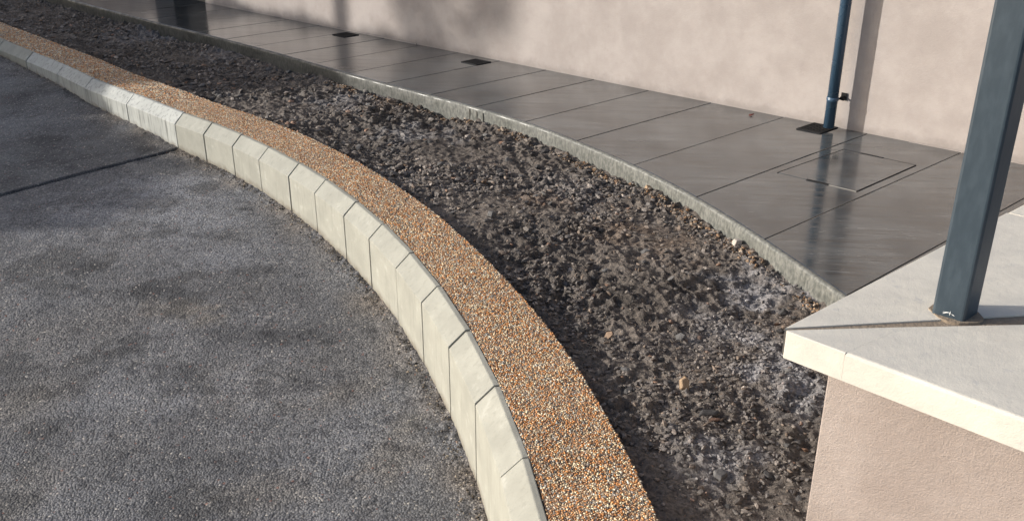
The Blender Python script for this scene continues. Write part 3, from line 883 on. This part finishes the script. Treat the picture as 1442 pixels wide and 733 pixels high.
# ------------------------------------------------------------------ low wall with coping and post
def build_low_wall():
    def az(d): return np.array([math.sin(math.radians(d)), math.cos(math.radians(d))])
    UJ, UW = az(49.6), az(134.0)
    O = np.array([.498, 1.5695]); ZT, ZC = 1.15, 1.0935
    cor = np.array([.592, 1.562]); TH = .30
    root = empty("low_wall", (*cor, 0)); tag(root, "low pinkish rendered wall with a pale concrete coping mitred at its corner", "wall")
    off = cor
    LA, LB = 3.75, 1.6
    bm = bmesh.new()
    # butt-jointed L in plan
    c0 = cor - off
    poly = [c0, c0 + UW * LB, c0 + UW * LB + UJ * TH, c0 + UW * TH + UJ * TH, c0 + UW * TH + UJ * LA, c0 + UJ * LA]
    lo, hi = prism(bm, poly, -.45, ZC - .001)
    bm.edges.ensure_lookup_table()
    bevel_edges(bm, [e for e in bm.edges if set(e.verts) == {lo[0], hi[0]}], .004, 2)
    from_bm("wall_body", bm, M_PIER, root)
    CW = .43
    o = O - off
    dg = az(85.5); inner = o + dg * .60
    wa = (inner - o) - UJ * np.linalg.solve(np.c_[UJ, UW], inner - o)[0]          # across the far leg
    wb = (inner - o) - UW * np.linalg.solve(np.c_[UJ, UW], inner - o)[1]          # across the near leg
    pn = np.array([-dg[1], dg[0]])      # pn points to the UJ side
    g0, g1 = .0075, .017                                                        # half width of the mitre gap, tip and inside
    def coping(pts, nm, bev=.006):
        bm = bmesh.new(); lo, hi = prism(bm, pts, ZC, ZT)
        vert = [e for e in bm.edges if abs(e.verts[0].co.z - e.verts[1].co.z) > .01]
        top = [e for e in bm.edges if all(v.co.z > ZT - .001 for v in e.verts) and (all(abs((np.array(v.co[:2]) - o) @ np.array([UJ[1], -UJ[0]])) < .002 for v in e.verts) or all(abs((np.array(v.co[:2]) - o) @ np.array([UW[1], -UW[0]])) < .002 for v in e.verts))]
        bevel_edges(bm, top, bev, 3)
        return from_bm(nm, bm, M_COPE, root)
    # the stone running back to the house
    t0 = o + UJ * .020
    coping([o + dg * .007 + pn * g0 * .6, o + UJ * .010 + UW * .0, o + UJ * .9, o + UJ * .9 + wa, inner + pn * g1 * 1.4], "coping_stone", .006)
    coping([o + UJ * .906, o + UJ * 1.85, o + UJ * 1.85 + wa, o + UJ * .906 + wa], "coping_stone", .006)
    coping([o + UJ * 1.856, o + UJ * 2.8, o + UJ * 2.8 + wa, o + UJ * 1.856 + wa], "coping_stone", .006)
    coping([o + UJ * 2.806, o + UJ * LA, o + UJ * LA + wa, o + UJ * 2.806 + wa], "coping_stone", .006)
    # the corner stone in front and its neighbour, a hairline joint between them
    j = .1245
    cd = dg * (j + .012) / np.linalg.solve(np.c_[UJ, UW], dg)[1]          # where the hairline meets the mitre
    coping([o + UW * .010, o + dg * .007 - pn * g0 * .6, o + cd - pn * (g0 + .002), o + UW * (j - .0002)], "coping_stone", .006)
    coping([o + UW * (j + .0001), o + cd + UW * .0003 - pn * (g0 + .002), inner - pn * g1 * 1.4, o + UW * .75 + wb, o + UW * .75], "coping_stone", .006)
    coping([o + UW * .755, o + UW * .755 + wb, o + UW * LB + wb, o + UW * LB], "coping_stone", .006)
    bm = bmesh.new()
    prism(bm, [o + dg * .010, o + dg * .06 - pn * .018, inner - pn * .035 - dg * .01, inner + pn * .035 - dg * .01, o + dg * .06 + pn * .018], ZC + .003, ZT - .003)
    # mortar packed round the foot of the post
    pc = np.array([.797, 1.633]) - off + UW * .03 + UJ * .03
    from_bm("mitre_mortar", bm, M_JOINT, root)
    bm = bmesh.new()
    ring = []
    for k in range(14):
        t = 2 * math.pi * k / 14; r = .046 + random.uniform(-.005, .006) + .006 * abs(math.sin(2 * t))
        ring.append(pc + np.array([math.cos(t), math.sin(t)]) * r)
    lo, hi = prism(bm, ring, ZT - .02, ZT + .002)
    for h_ in hi: h_.co.x = pc[0] + (h_.co.x - pc[0]) * .9; h_.co.y = pc[1] + (h_.co.y - pc[1]) * .9
    from_bm("post_mortar", bm, M_JOINT, root)
build_low_wall()

def build_post():
    p0 = np.array([.797, 1.633]); Wd = .06
    root = empty("metal_post", (*p0, 1.15)); tag(root, "dark slate blue square metal post standing on the coping corner", "post")
    bm = bmesh.new(); lo, hi = obox(bm, (0, 0), UW, UJ, .001, 1.15, Wd, Wd)
    bevel_edges(bm, [e for e in bm.edges if abs(e.verts[0].co.z - e.verts[1].co.z) > .5], .006, 3)
    from_bm("shaft", bm, M_POST, root)
    bm = bmesh.new(); obox(bm, -UW * .004 - UJ * .004, UW, UJ, 1.151, 1.160, Wd + .008, Wd + .008)
    from_bm("cap", bm, M_POST, root)
    # splash of white paint low on the front face
    bm = bmesh.new()
    for (a_, z_, l_, w_, an) in ((.028, .012, .016, .0016, .2), (.034, .012, .010, .0014, 1.5), (.024, .009, .008, .0012, .5), (.040, .010, .007, .0013, -.4)):
        cs, sn = math.cos(an), math.sin(an); vs = []
        for (q, r_) in ((-.5, 0), (0, -.5), (.5, 0), (0, .5)):
            du = q * l_ * cs - r_ * w_ * sn; dz = q * l_ * sn + r_ * w_ * cs
            pt = UW * (a_ + du) - UJ * .0006; vs.append(bm.verts.new((pt[0], pt[1], z_ + dz)))
        r = bmesh.ops.extrude_face_region(bm, geom=[bm.faces.new(vs)])
        for e in r['geom']:
            if isinstance(e, bmesh.types.BMVert): e.co += Vector((-UJ[0], -UJ[1], 0)) * .0004
    from_bm("paint_splash", bm, M_WHITE, root)
build_post()

# a red leaf on the paving
bm = bmesh.new()
pts = [(-.022, 0, .002), (-.010, .010, .008), (.006, .011, .004), (.022, .001, .012), (.006, -.010, .006), (-.010, -.010, .003)]
vs = [bm.verts.new(p_) for p_ in pts]; ce = bm.verts.new((0, 0, .011))
for k in range(6): bm.faces.new((vs[k], vs[(k + 1) % 6], ce))
r = bmesh.ops.extrude_face_region(bm, geom=list(bm.faces))
for g_ in r['geom']:
    if isinstance(g_, bmesh.types.BMVert): g_.co.z += .0015
o = from_bm("leaf", bm, M_LEAF, loc=(1.525, 5.985, ZP)); o.rotation_euler = (0, 0, .4)
tag(o, "curled dark red leaf lying on the wet paving near the wall", "leaf")

# ------------------------------------------------------------------ what stands to the left and shades the far end
def build_tree(name, x, y, trunk_h, crown_c, crown_r, nleaf, label, seed, leaf=.09):
    r = random.Random(seed)
    root = empty(name, (x, y, 0)); tag(root, label, "tree")
    bm = bmesh.new()
    tube(bm, [(0, 0, -.4), (.02, .01, trunk_h * .5), (.0, -.02, trunk_h), (crown_c[0] * .6, crown_c[1] * .6, crown_c[2])], [.09, .07, .06, .02], 10)
    for k in range(9):
        an = r.uniform(0, 6.28); e_ = Vector((math.cos(an) * crown_r[0] * .7 + crown_c[0], math.sin(an) * crown_r[1] * .7 + crown_c[1], crown_c[2] + r.uniform(-.5, .6) * crown_r[2]))
        st = Vector((0, 0, trunk_h * r.uniform(.85, 1.1)))
        tube(bm, [st, st.lerp(e_, .5) + Vector((0, 0, .1)), e_], [.035, .02, .008], 6)
    from_bm("trunk", bm, M_BARK, root)
    rg = np.random.default_rng(seed)
    cl = rg.normal(0, .45, (26, 3)); P = cl[rg.integers(0, 26, nleaf)] + rg.normal(0, .17, (nleaf, 3))
    P = P[np.linalg.norm(P, axis=1) < 1.15]; n = len(P)
    P = P * np.array(crown_r) + np.array(crown_c)
    a1 = rg.normal(0, 1, (n, 3)); a1 /= np.linalg.norm(a1, axis=1)[:, None]
    b1 = np.cross(a1, rg.normal(0, 1, (n, 3))); b1 /= np.linalg.norm(b1, axis=1)[:, None]
    s = leaf * (.5 + .7 * rg.random((n, 1)))
    V = np.stack([P - a1 * s, P - b1 * s * .45, P + a1 * s, P + b1 * s * .45], 1).reshape(-1, 3)
    mesh_np("crown", V, np.arange(4 * n).reshape(n, 4), M_FOL, root)
build_tree("tree", -10.3, 9.14, 6.0, (0, .2, 7.6), (1.2, 1.3, 1.3), 2500, "slender young tree with a clear stem standing left of the view", 3)
build_tree("tree", -17.2, 8.72, 4.8, (0, -.05, 7.12), (.8, .47, .95), 1800, "small bushy tree with a low crown standing left of the view", 8, .075)

def build_shade_hedge():
    """tall uneven hedge added unseen far to the left, its top shaped so its shade lies over the far end of the bed and the foot of the wall"""
    root = empty("shade_hedge", (-12.0, 8.0, 0)); tag(root, "tall uneven evergreen hedge added unseen left of the view to shade the far end", "shade_hedge")
    yy = np.array([4.6, 5.2, 5.6, 6.2, 7.0, 7.8, 8.5, 9.1, 10.0, 11.0, 12.2, 13.2]); hh = np.array([2.55, 3.44, 3.53, 3.53, 3.31, 4.34, 4.36, 4.05, 3.69, 3.44, 3.27, 3.03])
    rg = np.random.default_rng(4)
    bm = bmesh.new(); rings = []
    ys = np.linspace(4.7, 13.1, 43)
    for y_ in ys:
        h_ = np.interp(y_, yy, hh) - .05; q = []
        for (xo, zf) in ((-.55, -.3), (-.6, .4), (-.55, .8), (-.3, .97), (0, 1), (.3, .97), (.55, .8), (.6, .4), (.55, -.3)):
            q.append(bm.verts.new((xo + rg.normal(0, .04), y_ - 8.0 + .04 * rg.normal(), (zf * h_ if zf > 0 else -.3) + rg.normal(0, .02))))
        rings.append(q)
    for A, B in zip(rings[:-1], rings[1:]):
        for k in range(8): bm.faces.new((A[k], A[k + 1], B[k + 1], B[k]))
    bm.faces.new(rings[0]); bm.faces.new(rings[-1][::-1])
    from_bm("shade_hedge_core", bm, M_FOL, root)
    n = 9000
    y_ = rg.uniform(4.6, 13.2, n); h_ = np.interp(y_, yy, hh); a_ = rg.uniform(0, math.pi, n)
    P = np.c_[np.cos(a_) * .62, y_ - 8.0, np.where(np.sin(a_) > .75, h_ - .04, h_ * np.minimum(1, np.sin(a_) / .75)) + rg.normal(0, .035, n)]
    a1 = rg.normal(0, 1, (n, 3)); a1 /= np.linalg.norm(a1, axis=1)[:, None]
    b1 = np.cross(a1, rg.normal(0, 1, (n, 3))); b1 /= np.linalg.norm(b1, axis=1)[:, None]
    sz = .055 * (.6 + .8 * rg.random((n, 1)))
    V = np.stack([P - a1 * sz, P - b1 * sz * .5, P + a1 * sz, P + b1 * sz * .5], 1).reshape(-1, 3)
    o = mesh_np("foliage", V, np.arange(4 * n).reshape(n, 4), M_FOL, root); o["kind"] = "stuff"
build_shade_hedge()
